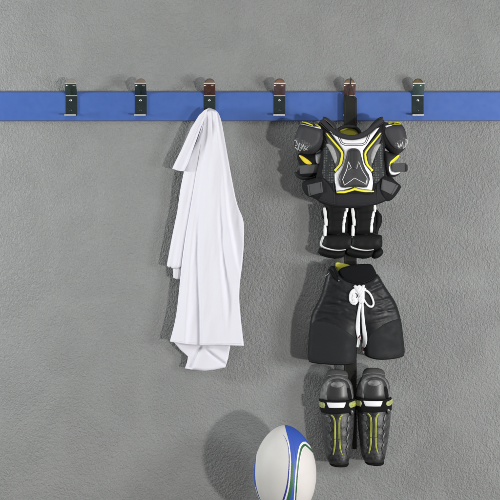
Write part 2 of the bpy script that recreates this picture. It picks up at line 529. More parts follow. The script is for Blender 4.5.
# ------------------------------------------------------------------ towel
def lut(pts):
    p = np.array(pts, float)
    return lambda y: np.interp(y, p[:, 1], p[:, 0])
def smooth_lut(pts):
    q = chaikin(pts, 3, False)
    return lambda y: np.interp(y, q[:, 1], q[:, 0])

tloc = world_pt(209.5, 108, 0.05)
tw = MB(0.065, tloc)
tw.P = lambda x, y, h: MB.P(tw, x, y, h+0.015*min(1.0, max(0.0, (y-113)/45)))      # below the hook the cloth swings clear of the board
Lc = smooth_lut([(206.0, 107.2), (204.2, 113), (202.4, 126), (199.6, 146), (195.4, 176), (190.4, 206), (184.8, 238), (181.6, 262), (179.6, 282), (176, 318), (169.3, 342.5)])
Rc = smooth_lut([(212, 107.2), (217.2, 110.2), (221.0, 118), (224.2, 136), (227.5, 155), (232.8, 184), (237, 205), (243.6, 219), (244.2, 232), (243.2, 258), (238.6, 292), (240.6, 318), (244, 346.2)])
def bottom(u): return 341.6+3.9*np.clip(u/0.38, 0, 1)**0.8+0.5*np.sin(u*8)*u
NU, NV = 150, 240
def ridge(d, w): return np.exp(-(d/w)**2)
def towel_depth(u, v, x, y):
    g = np.clip(v*1.6, 0, 1)
    h = 0.040+0.018*np.exp(-((y-112)/10)**2)
    # creases: a layer edge falling down the middle left, a fold swinging out to the right, soft swells between
    f1 = np.interp(y, [107, 125, 160, 200, 250, 300, 346], [209, 207.5, 204, 200.6, 199, 199.5, 200.5])
    f2 = np.interp(y, [107, 115, 150, 185, 215, 262, 300], [216, 217.5, 222, 225.5, 228.5, 236.5, 246])
    f3 = np.interp(y, [107, 150, 215, 262, 300, 346], [212, 214, 213, 216, 221, 224])
    f4 = np.interp(y, [107, 180, 250, 346], [207, 198, 190, 184])
    h = h+0.0072*g*np.tanh((x-f1)/1.9)*np.exp(-((x-f1)/16)**2)
    h = h-0.0080*g*np.tanh((x-f2)/1.6)*np.exp(-((x-f2)/15)**2)*np.clip((285-y)/40, 0, 1)
    h = h+0.0075*g*ridge(x-f3, 5.0)*(0.7+0.3*np.sin(y*0.045))-0.0045*g*ridge(x-f3-7, 2.4)*np.clip((y-150)/60, 0, 1)*np.clip((330-y)/60, 0, 1)
    h = h+0.0065*g*ridge(x-f4, 3.4)*np.clip((y-190)/60, 0, 1)
    # pinch creases under the hook
    for px_, sl, am in ((208.5, -0.04, 0.0022), (211.5, 0.03, -0.0026), (214.5, 0.10, 0.0024), (216.5, 0.14, -0.002)):
        h = h+am*ridge(x-px_-sl*(y-110), 0.9+0.02*(y-107))*np.clip((y-108)/5, 0, 1)*np.clip((165-y)/40, 0, 1)
    h = h+0.004*v*np.sin(u*6.0+0.9)*np.clip((v-.45)*2, 0, 1)
    return h
vv = np.linspace(0, 1, NV); uu = np.linspace(0, 1, NU)
idx = tw.mi('towel')
grid = np.zeros((NV, NU, 3))
for j, v in enumerate(vv):
    yb = bottom(uu)
    y = 106.9+(yb-106.9)*v
    # rounded crown over the hook
    y = y+ (1-v)**14*2.6*(np.abs(2*uu-1)**2.2)
    x = Lc(y)*(1-uu)+Rc(y)*uu
    h = towel_depth(uu, v, x, y)
    e = np.minimum(uu, 1-uu)
    h = 0.031+(h-0.031)*prof(e/0.03)
    h = h+0.0024*fbm2(x+0.12*y, y, 0.07, 0.016, 3.0, 3)*np.clip(v*3, 0, 1)*prof(e/0.1)
    h = h - 0.02*(1-np.clip(v/0.02, 0, 1))**2
    grid[j, :, 0] = x; grid[j, :, 1] = y; grid[j, :, 2] = h
o0 = len(tw.v)
for back in (0, 1):
    for j in range(NV):
        for i in range(NU):
            x, y, h = grid[j, i]
            tw.v.append(tw.P(x, y, h if not back else min(h-0.0022, h-0.0022)))
def tq(q): tw.f.append(q); tw.fm.append(idx); tw.fs.append(True)
gi = lambda bk, j, i: o0+bk*NV*NU+j*NU+i
for j in range(NV-1):
    for i in range(NU-1):
        tq([gi(0, j, i), gi(0, j+1, i), gi(0, j+1, i+1), gi(0, j, i+1)])
        tq([gi(1, j, i), gi(1, j, i+1), gi(1, j+1, i+1), gi(1, j+1, i)])
    tq([gi(0, j, 0), gi(1, j, 0), gi(1, j+1, 0), gi(0, j+1, 0)])
    tq([gi(0, j, NU-1), gi(0, j+1, NU-1), gi(1, j+1, NU-1), gi(1, j, NU-1)])
for i in range(NU-1):
    tq([gi(0, 0, i), gi(0, 0, i+1), gi(1, 0, i+1), gi(1, 0, i)])
    tq([gi(0, NV-1, i), gi(1, NV-1, i), gi(1, NV-1, i+1), gi(0, NV-1, i+1)])
gx, gy, gh = grid[:, :, 0], grid[:, :, 1], grid[:, :, 2]
def towel_H(x, y):
    x = np.ravel(x); y = np.ravel(y)
    v = np.clip((y-106.9)/(344.5-106.9), 0, 1)
    j = np.clip((v*(NV-1)).round().astype(int), 0, NV-1)
    u = np.clip((x-Lc(y))/np.maximum(Rc(y)-Lc(y), 1e-3), 0, 1)
    i = np.clip((u*(NU-1)).round().astype(int), 0, NU-1)
    return gh[j, i]
# the corner that folds out to the left at the top, in front of the main fall
flap = [(207.6, 108.4), (204.2, 110.0), (199, 114.8), (190.8, 128), (181, 150), (175.2, 161.5), (172.0, 168.4), (177, 170.3), (183.8, 171.3),
        (188, 163), (194, 146), (200.5, 128), (206, 115)]
def flap_base(x, y): return 0.036+0.016*np.clip((x-172)/34, 0, 1)+0.006*np.clip((165-y)/50, 0, 1)
tw.relief(flap, 'towel', flap_base, 0.0045, 2.2, 0.003, 1.2, 0, wr=lambda x, y, d: (0.0030*np.sin((x*0.86+y*0.40-205)*0.62)+0.004*np.tanh((x*0.86+y*0.44-233)/0.8))*np.clip(d/2, 0, 1))
# cuffs of the inner layers seen at the left edge
tw.relief([(206.4, 109.6), (205.2, 112), (202.6, 122), (197, 140), (191, 152), (186.2, 160), (183.4, 172), (180.2, 188), (176.8, 212), (171.6, 237), (168.8, 252), (166.4, 265.6), (168.4, 267.8), (170.2, 266.9), (171.4, 268.4), (176, 268.6), (183.6, 266), (188, 242), (194, 212), (199.6, 176), (204.4, 146), (208, 112)], 'towel',
          lambda x, y: 0.026+0.006*np.clip((200-y)/60, 0, 1), 0.004, 2, 0.003, 1.4, 0, wr=lambda x, y, d: (0.0012*np.sin(x*0.8+y*0.16)+0.003*ridge((x-np.interp(y, [124, 200, 268], [203, 184, 175])), 2.5)+0.0012*fbm2(x, y, 0.1, 0.03, 6.0, 2))*np.clip(d/2, 0, 1))
tw.relief([(174.5, 262), (172.6, 269), (172.8, 278), (176, 279.3), (181.5, 279.6), (185, 262)], 'towel', 0.020, 0.003, 1.5, 0.003, 1.3, 0)
# the turned up end hanging below the hem
low = [(172.2, 341.5), (180, 350.5), (187.6, 357.3), (186.6, 363), (184.4, 369.2), (192, 370.6), (204, 371.7), (214, 370.6), (225.2, 368.2), (228, 359), (230.6, 344), (215, 338), (190, 337)]
def low_wr(x, y, d):
    f1 = (x-187.6)*0.72-(y-357.3)*-0.55
    c1 = (x-199)+ (y-352)*0.42
    c2 = (x-214)*0.62-(y-357)*0.8
    return (0.006*np.tanh(c1/0.8)*np.exp(-(c1/11)**2)-0.006*ridge(c2, 1.6)*np.clip((x-204)/6, 0, 1)+0.006*ridge(c2-3.5, 3)*np.clip((x-203)/6, 0, 1))*np.clip(d/2.0, 0, 1)*np.clip((y-345)/5, 0, 1)
tw.relief(low, 'towel', 0.016, 0.004, 2.0, 0.003, 1.1, 0, wr=low_wr)
# stitched hems
tw.ribbon([(171.3, 339.4), (178, 341.0), (188, 342.4), (200, 343.2), (220, 343.3), (242.4, 343.5)], 0.5, 'towel', towel_H, 0.0007, 0.001, rnd=1)
towel = tw.build('towel', None, tloc)
tag(towel, 'white cotton towel hanging in long folds from the third hook of the blue rail', 'towel')

# ------------------------------------------------------------------ hanger strap
sloc = world_pt(350, 95, 0.047)
hs = thing('hanger_strap', 'long black webbing strap hanging by a thin cord behind the black sports gear', 'strap', sloc)
b = MB(0.047, sloc)
b.relief([(343.8, 95.5), (344.8, 94.2), (355.6, 97.0), (356.8, 98.2), (356.6, 300), (356.8, 449.2), (344.6, 449.6), (343.8, 300)], 'strap', 0.0475, 0.0012, 0.9, 0.003, 4.0, 0)
for x in (345.3, 355.3): b.ribbon([(x, 99), (x, 200), (x, 448)], 0.35, 'cord', 0.0486, 0.0005, 0.001, rnd=0, step=6)
b.build('webbing', hs)
b = MB(0.052, sloc)
b.tube([(346.8, 97, .0535), (347.6, 93, .0535), (349.4, 86.5, .0545), (350.4, 82, .0545), (350.7, 78.6, .052), (350.9, 77.2, .0480), (351.2, 78.2, .0455), (352, 86, .0470)], 0.0014, 'cord')
b.tube([(354.3, 98, .0535), (353.6, 94, .0535), (352.4, 90, .0545), (351.0, 86.0, .0555), (350.6, 82, .0555)], 0.0013, 'cord')
b.build('cord_loop', hs)

# ------------------------------------------------------------------ shoulder pads
ploc = world_pt(352.5, 118, 0.10)
pads = thing('shoulder_pads', 'charcoal ice hockey shoulder pads with white and yellow chest plate, topmost of the gear', 'shoulder pads', ploc)
A = lambda pts: conv(pts, 285, 110, 3.846)
mir = lambda pts: [(706.0-x, y) for x, y in pts]       # about x = 353
DP = 0.13
def chest(x, y):
    x = np.asarray(x, float); y = np.asarray(y, float)
    return 0.088+0.050*np.clip(1-((x-353)/50)**2, 0, 1)**0.7+0.010*np.clip((y-120)/60, 0, 1)
b = MB(DP, ploc)
vest = A([(128, 52), (140, 34), (152, 40), (182, 82), (218, 104), (255, 111), (296, 102), (334, 76), (362, 44), (376, 34), (390, 52), (394, 90), (388, 130), (380, 180),
          (386, 225), (392, 270), (398, 310), (394, 346), (372, 358), (340, 367), (300, 374), (252, 377), (200, 374), (160, 366), (130, 352), (112, 325), (116, 280), (126, 230), (140, 180), (138, 130), (128, 90)])
HB = b.relief(vest, 'vest', chest, 0.014, 7, 0.02, 2.2, 1, backabs=0.088)
b.build('vest', pads)
# lower apron and side seams
b = MB(DP, ploc)
ap = A([(138, 256), (165, 285), (186, 318), (192, 330), (260, 322), (330, 328), (342, 312), (352, 280), (386, 258), (394, 312), (388, 346), (340, 364), (300, 371), (252, 374), (200, 371), (160, 363), (134, 348), (118, 322), (122, 286)])
HA = b.relief(ap, 'vest_low', HB, 0.0035, 2.5, 0.004, 2.2, 1)
for st in ([(182, 270), (188, 320), (190, 368)], [(348, 262), (352, 310), (354, 364)], [(130, 345), (180, 362), (252, 368), (330, 363), (388, 342)]):
    b.ribbon(A(st), 0.9, 'rim', HA, 0.002)
b.build('apron', pads)
# side panels beside the plate
pl = [(152, 78), (178, 102), (222, 158), (216, 204), (192, 246), (190, 205), (172, 150), (154, 112)]
for k in (0, 1):
    f = (lambda p: mir(A(p))) if k else A
    b = MB(DP, ploc)
    HS = b.relief(f(pl), 'side_grey', HB, 0.004, 2.0, 0.004, 1.8, 1); sp = b.build('side_panel', pads)
    b = MB(DP, ploc)
    wl = [(324.3, 143.4), (331, 144.7), (334.6, 150), (336.8, 157.5), (336.2, 163.5), (334.2, 164.8), (332.4, 159), (329.4, 151.0)]
    b.relief(mir(wl) if k else wl, 'light_grey', HB, 0.0065, 1.5, 0.004, 1.2, 1); b.build('grey_insert', sp)
    b = MB(DP, ploc)
    mp = [(146, 122), (156, 126), (174, 160), (188, 206), (190, 250), (186, 286), (164, 278), (140, 254), (146, 214), (148, 172)]
    b.relief(f(mp), 'net', HB, 0.003, 2.0, 0.004, 1.6, 1)
    b.ribbon(f([(150, 118), (176, 158), (190, 206), (193, 250), (192, 300)]), 1.3, 'rim', HB, 0.004)
    b.build('vent_panel', pads)
# white plate
plate = A([(158, 70), (170, 74), (190, 92), (215, 108), (257, 116), (300, 107), (328, 90), (348, 72), (362, 68), (340, 100), (299, 158), (303, 202), (332, 246), (336, 282), (331, 318), (296, 314), (260, 302), (224, 314), (197, 321), (190, 285), (188, 248), (217, 204), (222, 160), (182, 102)])
b = MB(DP, ploc)
HP = b.relief(plate, 'pad_white', HB, 0.007, 2.2, 0.004, 1.6, 0)
b.build('chest_plate', pads)
cp = [o for o in COL.objects if o.name == 'chest_plate'][0]
b = MB(DP, ploc)
for off in (0, 1.7):
    U = [(336.6+off*1.0, 135.0), (338.4+off, 139.5), (341.4+off*.6, 146.0-off*.9), (353, 146.3-off*.9), (364.6-off*.6, 146.0-off*.9), (367.6-off, 139.5), (369.4-off, 135.0)]
    b.ribbon(U, 0.75, 'line_dark', HP, 0.0007, 0.001, rnd=1)
b.build('neck_outline', cp)
# yellow trims
for k in (0, 1):
    b = MB(DP, ploc)
    y1 = [(326.0, 133.6), (332, 141), (338.4, 148.6), (341.9, 153.6), (341.3, 159), (340.0, 165.0), (337, 168.6), (334.2, 171.4)]
    b.ribbon(mir(y1) if k else y1, [1.3, 1.7, 1.9, 2.2, 2.8, 2.6], 'yellow', lambda x, y: HB(x, y)+0.0055, 0.002, 0.004, rnd=1)
    y2 = [(x+1.75, y-.4) for x, y in y1]
    b.ribbon(mir(y2) if k else y2, 0.7, 'line_dark', lambda x, y: HB(x, y)+0.0070, 0.0012, 0.004, rnd=1)
    y3 = [(x-2.1, y+1.0) for x, y in y1]
    b.ribbon(mir(y3) if k else y3, 1.0, 'line_dark', lambda x, y: HB(x, y)+0.0045, 0.0015, 0.004, rnd=1)
    b.build('yellow_trim', pads)
c3 = lambda p: conv(p, 330, 150, 11.11)
b = MB(DP, ploc)
b.relief(c3([(66, 468), (150, 460), (205, 447), (262, 424), (320, 443), (380, 452), (480, 458), (480, 472), (380, 474), (325, 466), (264, 453), (208, 470), (150, 486), (70, 484)]), 'yellow', lambda x, y: HB(x, y)+0.006, 0.003, 1.2, 0.005, 1.2, 0)
b.ribbon(c3([(66, 462), (150, 452), (205, 438), (262, 417), (320, 436), (380, 446), (480, 452)]), 0.6, 'line_dark', lambda x, y: HB(x, y)+0.0066, 0.0022, 0.004, rnd=0)
b.build('yellow_trim', pads)
# centre shell with its winged emblem
b = MB(DP, ploc)
cshell = [(346.0, 155), (346.6, 151.6), (349.4, 149.3), (353, 148.7), (356.6, 149.3), (359.4, 151.6), (360.4, 156), (363.4, 168), (369.6, 177.8), (367.4, 185.6), (365.6, 188.6), (353.2, 187.2), (341.2, 188.8), (338.8, 185.6), (337.4, 178), (342.8, 167)]
HC = b.relief(cshell, 'crest', lambda x, y: HP(353+(np.asarray(x)-353)*0.7, y), 0.011, 3.4, 0.006, 1.2, 1)
b.relief([(348.4, 152), (350.4, 150.9), (353, 150.6), (355.6, 150.9), (357.4, 152), (358.0, 160), (356.4, 168), (353.2, 170.4), (350.0, 168), (348.0, 160)], 'line_dark', HC, 0.0025, 1.4, 0.003, 1.0, 1)
b.ribbon([(353.1, 151.5), (353.0, 160), (353.1, 168)], 0.5, 'rim', lambda x, y: HC(x, y)+.0024, 0.001, rnd=0)
cs = b.build('centre_shell', pads)
b = MB(DP, ploc)
b.ribbon(c3([(224, 202), (212, 176), (194, 138), (184, 190), (172, 236), (150, 285), (130, 335), (140, 368), (150, 398), (205, 360), (262, 319), (322, 352), (386, 384), (394, 352), (400, 320), (372, 275), (346, 232), (326, 186), (306, 138), (294, 180), (284, 218)]), 0.55, 'pad_white', HC, 0.0012, 0.001, rnd=0)
b.ribbon(c3([(190, 232), (215, 214), (240, 190)]), 0.3, 'pad_white', HC, 0.0008, 0.001, rnd=0)
b.build('emblem', cs)
# collar
b = MB(DP, ploc)
b.ribbon(A([(140, 40), (160, 63), (188, 88), (220, 104), (256, 109), (294, 101), (328, 78), (354, 54), (374, 40)]), [4.6, 5.0, 5.2, 4.6, 5.2, 5.0, 4.6], 'rim', lambda x, y: chest(x, y)+0.014, 0.004, 0.012)
b.ribbon(A([(133, 50), (156, 75), (186, 98), (220, 113), (256, 118), (294, 111), (328, 90), (352, 66), (378, 50)]), 0.7, 'line_dark', lambda x, y: chest(x, y)+0.016, 0.003, 0.006)
b.build('collar', pads)
b = MB(0.11, ploc)
for k in (0, 1):
    f = (lambda p: mir(A(p))) if k else A
    b.ribbon(f([(146, 33), (160, 36), (178, 52), (196, 74), (204, 88)]), [4.5, 4.2, 3.2], 'rim', 0.106, 0.012, 0.03)
    b.ribbon(f([(150, 36), (168, 48), (190, 72)]), 1.2, 'side_grey', 0.1165, 0.003, 0.004)
b.ribbon(A([(196, 104), (200, 86), (208, 72), (224, 63), (248, 60), (270, 64), (285, 74), (291, 88), (296, 104)]), 3.4, 'rim', 0.088, 0.010, 0.022)
bc = b.build('back_collar', pads)
b = MB(0.09, ploc)
b.relief(A([(200, 104), (206, 82), (216, 69), (248, 65), (274, 69), (286, 84), (292, 104), (250, 112)]), 'lining', 0.078, 0.004, 3, 0.006, 1.6, 1)
b.build('neck_lining', bc)

# shoulder caps, arm guards and straps on both sides
def cap_side(k):
    f = (lambda p: mir(A(p))) if k else A
    if not k:
        outl = A([(50, 68), (60, 50), (76, 42), (104, 50), (134, 58), (152, 66), (160, 92), (156, 124), (138, 152), (112, 168), (84, 170), (58, 163), (40, 150), (34, 128), (40, 98)])
        inner = A([(48, 76), (62, 60), (96, 68), (132, 76), (140, 96), (128, 132), (104, 154), (78, 160), (52, 152), (38, 136), (38, 108)])
    else:
        outl = A([(362, 52), (378, 42), (398, 48), (430, 46), (452, 54), (464, 74), (470, 104), (470, 134), (458, 156), (434, 172), (408, 164), (384, 142), (364, 116), (354, 88)])
        inner = A([(384, 70), (396, 62), (444, 60), (460, 78), (467, 106), (466, 132), (454, 150), (436, 158), (412, 146), (392, 118), (380, 92)])
    DC = 0.125
    cx = np.mean([p[0] for p in outl]); cy = np.mean([p[1] for p in outl])
    b = MB(DC, ploc)
    HR = b.relief(outl, 'rim', 0.112, 0.036, 9, 0.012, 1.6, 1)
    cap = b.build('shoulder_cap', pads)
    b = MB(DC, ploc)
    HI = b.relief(inner, 'charcoal', HR, 0.0085, 3.5, 0.004, 1.6, 1)
    b.build('cap_shell', cap)
    b = MB(DC, ploc)
    z = A([(40, 110), (50, 106), (70, 118), (98, 132), (104, 150), (80, 158), (54, 150), (40, 136)]) if not k else A([(464, 104), (452, 106), (432, 120), (414, 136), (414, 146), (436, 156), (452, 149), (465, 132)])
    b.relief(z, 'cap_net', HI, 0.0006, 1.5, 0.002, 1.2, 1)
    b.build('cap_mesh', cap)
    b = MB(DC, ploc)
    if not k:
        b.ribbon(A([(66, 44), (84, 50), (106, 60)]), [1.0, 1.7, 1.2], 'yellow', lambda x, y: HR(x, y), 0.0022, 0.003, rnd=1)
        b.ribbon(A([(116, 54), (126, 58), (136, 65)]), [1.8, 2.5, 1.6], 'yellow', lambda x, y: HR(x, y), 0.0022, 0.003, rnd=1)
        b.ribbon(A([(112, 67), (124, 69), (137, 71)]), [1.4, 1.6, 1.4], 'pad_white', lambda x, y: HR(x, y)+.003, 0.002, 0.004, rnd=1)
        b.ribbon(A([(60, 54), (80, 60), (110, 67)]), 0.45, 'pad_white', lambda x, y: HI(x, y)*0+HR(x, y)+.004, 0.001, 0.004, rnd=1)
    else:
        b.ribbon(A([(396, 52), (404, 48), (414, 47)]), [1.8, 2.3, 1.4], 'yellow', lambda x, y: HR(x, y), 0.0022, 0.003, rnd=1)
        b.ribbon(A([(418, 50), (430, 47), (446, 50)]), [1.6, 1.7, 0.8], 'yellow', lambda x, y: HR(x, y), 0.0022, 0.003, rnd=1)
        b.ribbon(A([(385, 67), (396, 62), (408, 60)]), [1.8, 1.8, 1.0], 'pad_white', lambda x, y: HR(x, y)+.003, 0.002, 0.004, rnd=1)
        b.ribbon(A([(388, 64), (412, 58), (444, 55)]), 0.45, 'yellow', lambda x, y: HR(x, y)+.003, 0.001, 0.004, rnd=1)
    b.build('cap_stripe', cap)
    b = MB(DC, ploc)
    q = lambda p: conv(p, 290, 115, 10) if not k else conv(p, 365, 115, 10)
    if not k:
        S_ = [[(44, 258), (56, 250), (66, 276), (72, 298), (62, 312), (50, 300)], [(60, 330), (78, 352), (86, 300), (92, 284)], [(92, 284), (84, 340), (100, 362), (112, 344), (106, 300)],
              [(112, 300), (124, 326), (132, 358)], [(128, 298), (138, 330), (150, 318)], [(150, 318), (142, 340), (176, 356)], [(142, 360), (160, 340), (180, 322)], [(50, 318), (66, 338), (76, 330)], [(98, 330), (120, 346)]]
    else:
        S_ = [[(310, 284), (322, 300), (330, 332), (338, 318), (344, 294)], [(344, 294), (350, 326), (360, 300), (364, 272)], [(364, 272), (372, 304), (378, 340), (388, 326), (384, 300)],
              [(388, 326), (402, 322), (398, 292), (392, 262)], [(404, 320), (414, 306), (408, 276), (416, 246)], [(392, 256), (406, 250), (424, 244), (428, 276), (420, 300)], [(318, 320), (340, 334)], [(404, 290), (426, 286)]]
    for st in S_:
        b.ribbon(q(st), [0.75, 0.8, 0.4], 'marking', HI, 0.0009, 0.001, rnd=0, step=0.6)
    b.build('cap_marking', cap)
    # arm guard
    b = MB(DC-0.02, ploc)
    if not k:
        g = A([(52, 160), (110, 166), (150, 150), (158, 195), (148, 236), (128, 258), (98, 267), (66, 264), (44, 252), (40, 240), (58, 226), (56, 200), (46, 182)])
        HG = b.relief(g, 'vest', 0.076, 0.034, 8, 0.01, 1.6, 1)
        b.ribbon(A([(38, 238), (46, 252), (64, 262), (92, 265), (116, 260), (134, 244)]), [1.6, 2.8, 2.8, 2.4], 'rim', HG, 0.004)
        ag = b.build('arm_guard', pads)
        b = MB(DC-0.02, ploc)
        b.relief(A([(51, 172), (62, 173), (84, 188), (106, 206), (96, 211), (80, 208), (66, 194)]), 'gold', HG, 0.003, 1.5, 0.004, 1.2, 1)
        b.build('guard_stripe', ag)
        b = MB(DC-0.01, ploc)
        b.relief(A([(118, 162), (136, 154), (146, 158), (149, 184), (138, 206), (126, 209), (118, 198)]), 'light_grey', HG, 0.008, 2.2, 0.005, 1.4, 1)
        b.build('grey_insert', ag)
        b = MB(DC, ploc)
        b.relief(A([(57, 212), (130, 208), (134, 242), (58, 245)]), 'grey_strap', lambda x, y: np.maximum(HG(x, y)+0.002, 0.098), 0.002, 0.8, 0.004, 1.8, 0)
        b.build('strap', ag)
    else:
        g = A([(376, 150), (404, 160), (442, 166), (446, 176), (418, 202), (410, 216), (413, 234), (444, 234), (446, 242), (432, 254), (410, 260), (392, 252), (380, 228), (374, 190)])
        HG = b.relief(g, 'rim', 0.082, 0.034, 6, 0.01, 1.6, 1)
        ag = b.build('arm_guard', pads)
        b = MB(DC-0.02, ploc)
        b.relief(A([(440, 168), (443, 174), (436, 186), (420, 200), (408, 212), (400, 214), (402, 200), (416, 188)]), 'yellow', HG, 0.003, 1.5, 0.004, 1.2, 1)
        b.build('guard_stripe', ag)
        b = MB(DC-0.02, ploc)
        b.relief(A([(400, 214), (409, 211), (409, 226), (413, 236), (428, 238), (444, 235), (445, 240), (430, 248), (414, 251), (402, 247), (398, 232)]), 'pad_white', HG, 0.003, 1.5, 0.004, 1.2, 1)
        b.build('guard_edge', ag)
        b = MB(DC, ploc)
        b.relief(A([(411, 205), (466, 203), (474, 212), (475, 230), (469, 237), (414, 236), (410, 220)]), 'grey_strap', 0.113, 0.002, 0.8, 0.004, 1.8, 0)
        b.relief(A([(462, 206), (472, 213), (473, 230), (468, 235), (462, 235)]), 'rim', 0.1151, 0.0012, 0.8, 0.003, 1.8, 0)
        b.build('strap', ag)
    b = MB(DC, ploc)
    if not k:
        HW = b.relief(A([(63, 282), (76, 270), (100, 266), (140, 254), (156, 290), (148, 330), (128, 348), (108, 336), (86, 330), (72, 312)]), 'vest', lambda x, y: np.maximum(HB(x, y)-0.004, 0.100), 0.012, 5, 0.016, 1.8, 1)
        ws = b.build('side_wing', pads)
        b = MB(DC, ploc)
        b.relief(A([(86, 288), (140, 277), (144, 318), (92, 331)]), 'grey_strap', lambda x, y: HW(x, y)+0.002, 0.0022, 0.8, 0.005, 1.8, 0)
        b.ribbon(A([(92, 290), (97, 326)]), 0.4, 'rim', lambda x, y: HW(x, y)+.0042, 0.0006, rnd=0)
        b.ribbon(A([(134, 281), (138, 317)]), 0.4, 'rim', lambda x, y: HW(x, y)+.0042, 0.0006, rnd=0)
        b.build('strap', ws)
    else:
        HW = b.relief(A([(360, 256), (396, 254), (418, 262), (424, 272), (451, 290), (446, 304), (418, 342), (392, 354), (364, 330), (356, 300)]), 'vest', lambda x, y: np.maximum(HB(x, y)-0.004, 0.100), 0.012, 5, 0.016, 1.8, 1)
        ws = b.build('side_wing', pads)
        b = MB(DC, ploc)
        b.relief(A([(370, 267), (412, 279), (437, 290), (424, 312), (412, 327), (364, 308)]), 'grey_strap', lambda x, y: HW(x, y)+0.002, 0.0022, 0.8, 0.005, 1.8, 0)
        b.ribbon(A([(428, 288), (408, 324)]), 0.9, 'line_dark', lambda x, y: HW(x, y)+.0042, 0.0006, rnd=0)
        b.build('strap', ws)
cap_side(0); cap_side(1)

# ------------------------------------------------------------------ gloves
G = lambda pts: conv(pts, 305, 190, 5.263)
def glove(dx, dh, k, label):
    gl = world_pt(336+dx, 200, 0.055+dh)
    g = thing('hockey_glove', label, 'glove', gl, 'hockey gloves hanging under the shoulder pads')
    s = lambda pts: [(x+dx, y) for x, y in G(pts)]
    b0 = 0.050+dh; dr = 0.075+dh
    rolls = [(75, 108), (112, 146), (150, 186), (190, 232)]
    b = MB(dr, gl)
    HF = b.relief(s([(96, 20), (104, 60), (108, 120), (112, 180), (108, 236), (160, 244), (232, 240), (234, 170), (230, 100), (236, 20)]), 'glove', b0, 0.026, 9, 0.012, 1.8, 1,
             wr=lambda x, y, d: 0.0028*np.abs(np.sin((y-197+0.10*(x-dx-330))*math.pi/7.3))*np.clip(d/3, 0, 1))
    b.build('finger_roll', g)
    b = MB(dr, gl)
    if k: # thumb
        b.relief(s([(222, 100), (238, 102), (248, 116), (262, 132), (264, 158), (258, 186), (246, 206), (240, 236), (214, 238)]), 'glove', b0-0.004, 0.022, 7, 0.01, 1.8, 1)
    else:
        b.relief(s([(112, 96), (98, 100), (88, 116), (89, 138), (96, 150), (112, 158)]), 'glove', b0-0.004, 0.018, 5, 0.01, 1.8, 1)
    b.build('thumb', g)
    # segmented white gussets either side of the finger rolls
    for L in ([[(102, 92), (107, 118), (108, 142)], [(107, 138), (112, 160), (112, 188)], [(106, 184), (107, 214), (106, 242)]],
              [[(219, 76), (221, 96), (219, 116)], [(214, 112), (212, 136), (206, 150)], [(210, 146), (206, 166), (203, 180)], [(204, 176), (203, 200), (202, 224)]]):
        b = MB(dr, gl)
        for sg in L:
            b.ribbon(s(sg), [2.2, 3.3, 2.7], 'piping', lambda x, y: np.maximum(HF(x, y)-0.001, b0+0.019), 0.005, 0.012, rnd=1, step=0.8)
        b.build('white_gusset', g)
    b = MB(dr, gl)
    HK = b.relief(s([(100, 240), (120, 236), (160, 230), (200, 228), (246, 234), (262, 240), (263, 270), (262, 302), (240, 316), (200, 326), (150, 326), (110, 318), (86, 300), (92, 270)]), 'glove_cuff', b0+0.008, 0.026, 8, 0.012, 1.8, 1,
             wr=lambda x, y, d: 0.0016*fbm(x-dx, y, 0.16, 5.0)*np.clip(d/3, 0, 1))
    cuff = b.build('cuff', g)
    b = MB(dr, gl)
    b.ribbon(s([(99, 242), (90, 264), (83, 290), (100, 304), (140, 315), (180, 319), (214, 314)]), [2.4, 2.2, 2.0, 1.5, 1.2, 0.8], 'piping', lambda x, y: HK(x, y)-0.001, 0.004, 0.008)
    b.ribbon(s([(168, 232), (200, 228), (232, 232)]), 0.6, 'side_grey', lambda x, y: HK(x, y), 0.0015, 0.004)
    b.build('cuff_piping', cuff)
    b = MB(dr, gl)
    b.relief(s([(84, 300), (74, 310), (70, 330), (86, 346), (124, 358), (170, 364), (204, 354), (214, 338), (218, 312), (180, 320), (130, 316)]), 'glove', b0+0.004, 0.026, 7, 0.012, 1.8, 1,
             wr=lambda x, y, d: 0.0016*fbm(x-dx, y, 0.2, 9.0)*np.clip(d/3, 0, 1))
    if k: b.relief(s([(206, 336), (226, 314), (254, 300), (266, 316), (269, 332), (254, 352), (226, 364), (206, 358)]), 'glove', b0+0.004, 0.022, 7, 0.012, 1.8, 1)
    b.build('cuff_roll', g)
glove(0, 0.0, 0, 'black hockey glove with white seams, the one nearer the white towel')
glove(28.0, 0.008, 1, 'black hockey glove with a bulging thumb at its right, overlapping the other glove')

# ------------------------------------------------------------------ padded shorts
hloc = world_pt(350, 265, 0.07)
sh = thing('padded_shorts', 'black padded hockey shorts laced with a white bow, hanging between gloves and shin guards', 'shorts', hloc)
Cc = lambda pts: conv(pts, 300, 250, 4.348)
DS = 0.085
def hip(x, y):
    x = np.asarray(x, float); y = np.asarray(y, float)
    w = 34+18*np.clip((y-265)/60, 0, 1)
    b0 = 0.056+0.046*np.clip(1-((x-354)/w)**2, 0, 1)**0.6
    leg = np.clip((y-318)/30, 0, 1)
    return b0-0.034*leg*np.exp(-((x-360)/9)**2)
CREASES = [((370, 287), (386, 279), .0034), ((371, 303), (393, 296), .0036), ((370, 313), (398, 308), .0038), ((377, 293), (391, 301), .0030), ((381, 271), (387, 288), .0030),
           ((386, 276), (391, 290), -.0030), ((312, 309), (342, 313), .0036), ((316, 320), (344, 309), .0034), ((311, 300), (326, 295), .0032), ((322, 286), (331, 302), .0026), ((318, 292), (340, 300), -.0026),
           ((366, 322), (388, 317), .0030), ((326, 306), (346, 300), -.0028), ((374, 306), (390, 312), -.0030), ((330, 281), (344, 287), .0026), ((364, 281), (376, 272), .0028)]
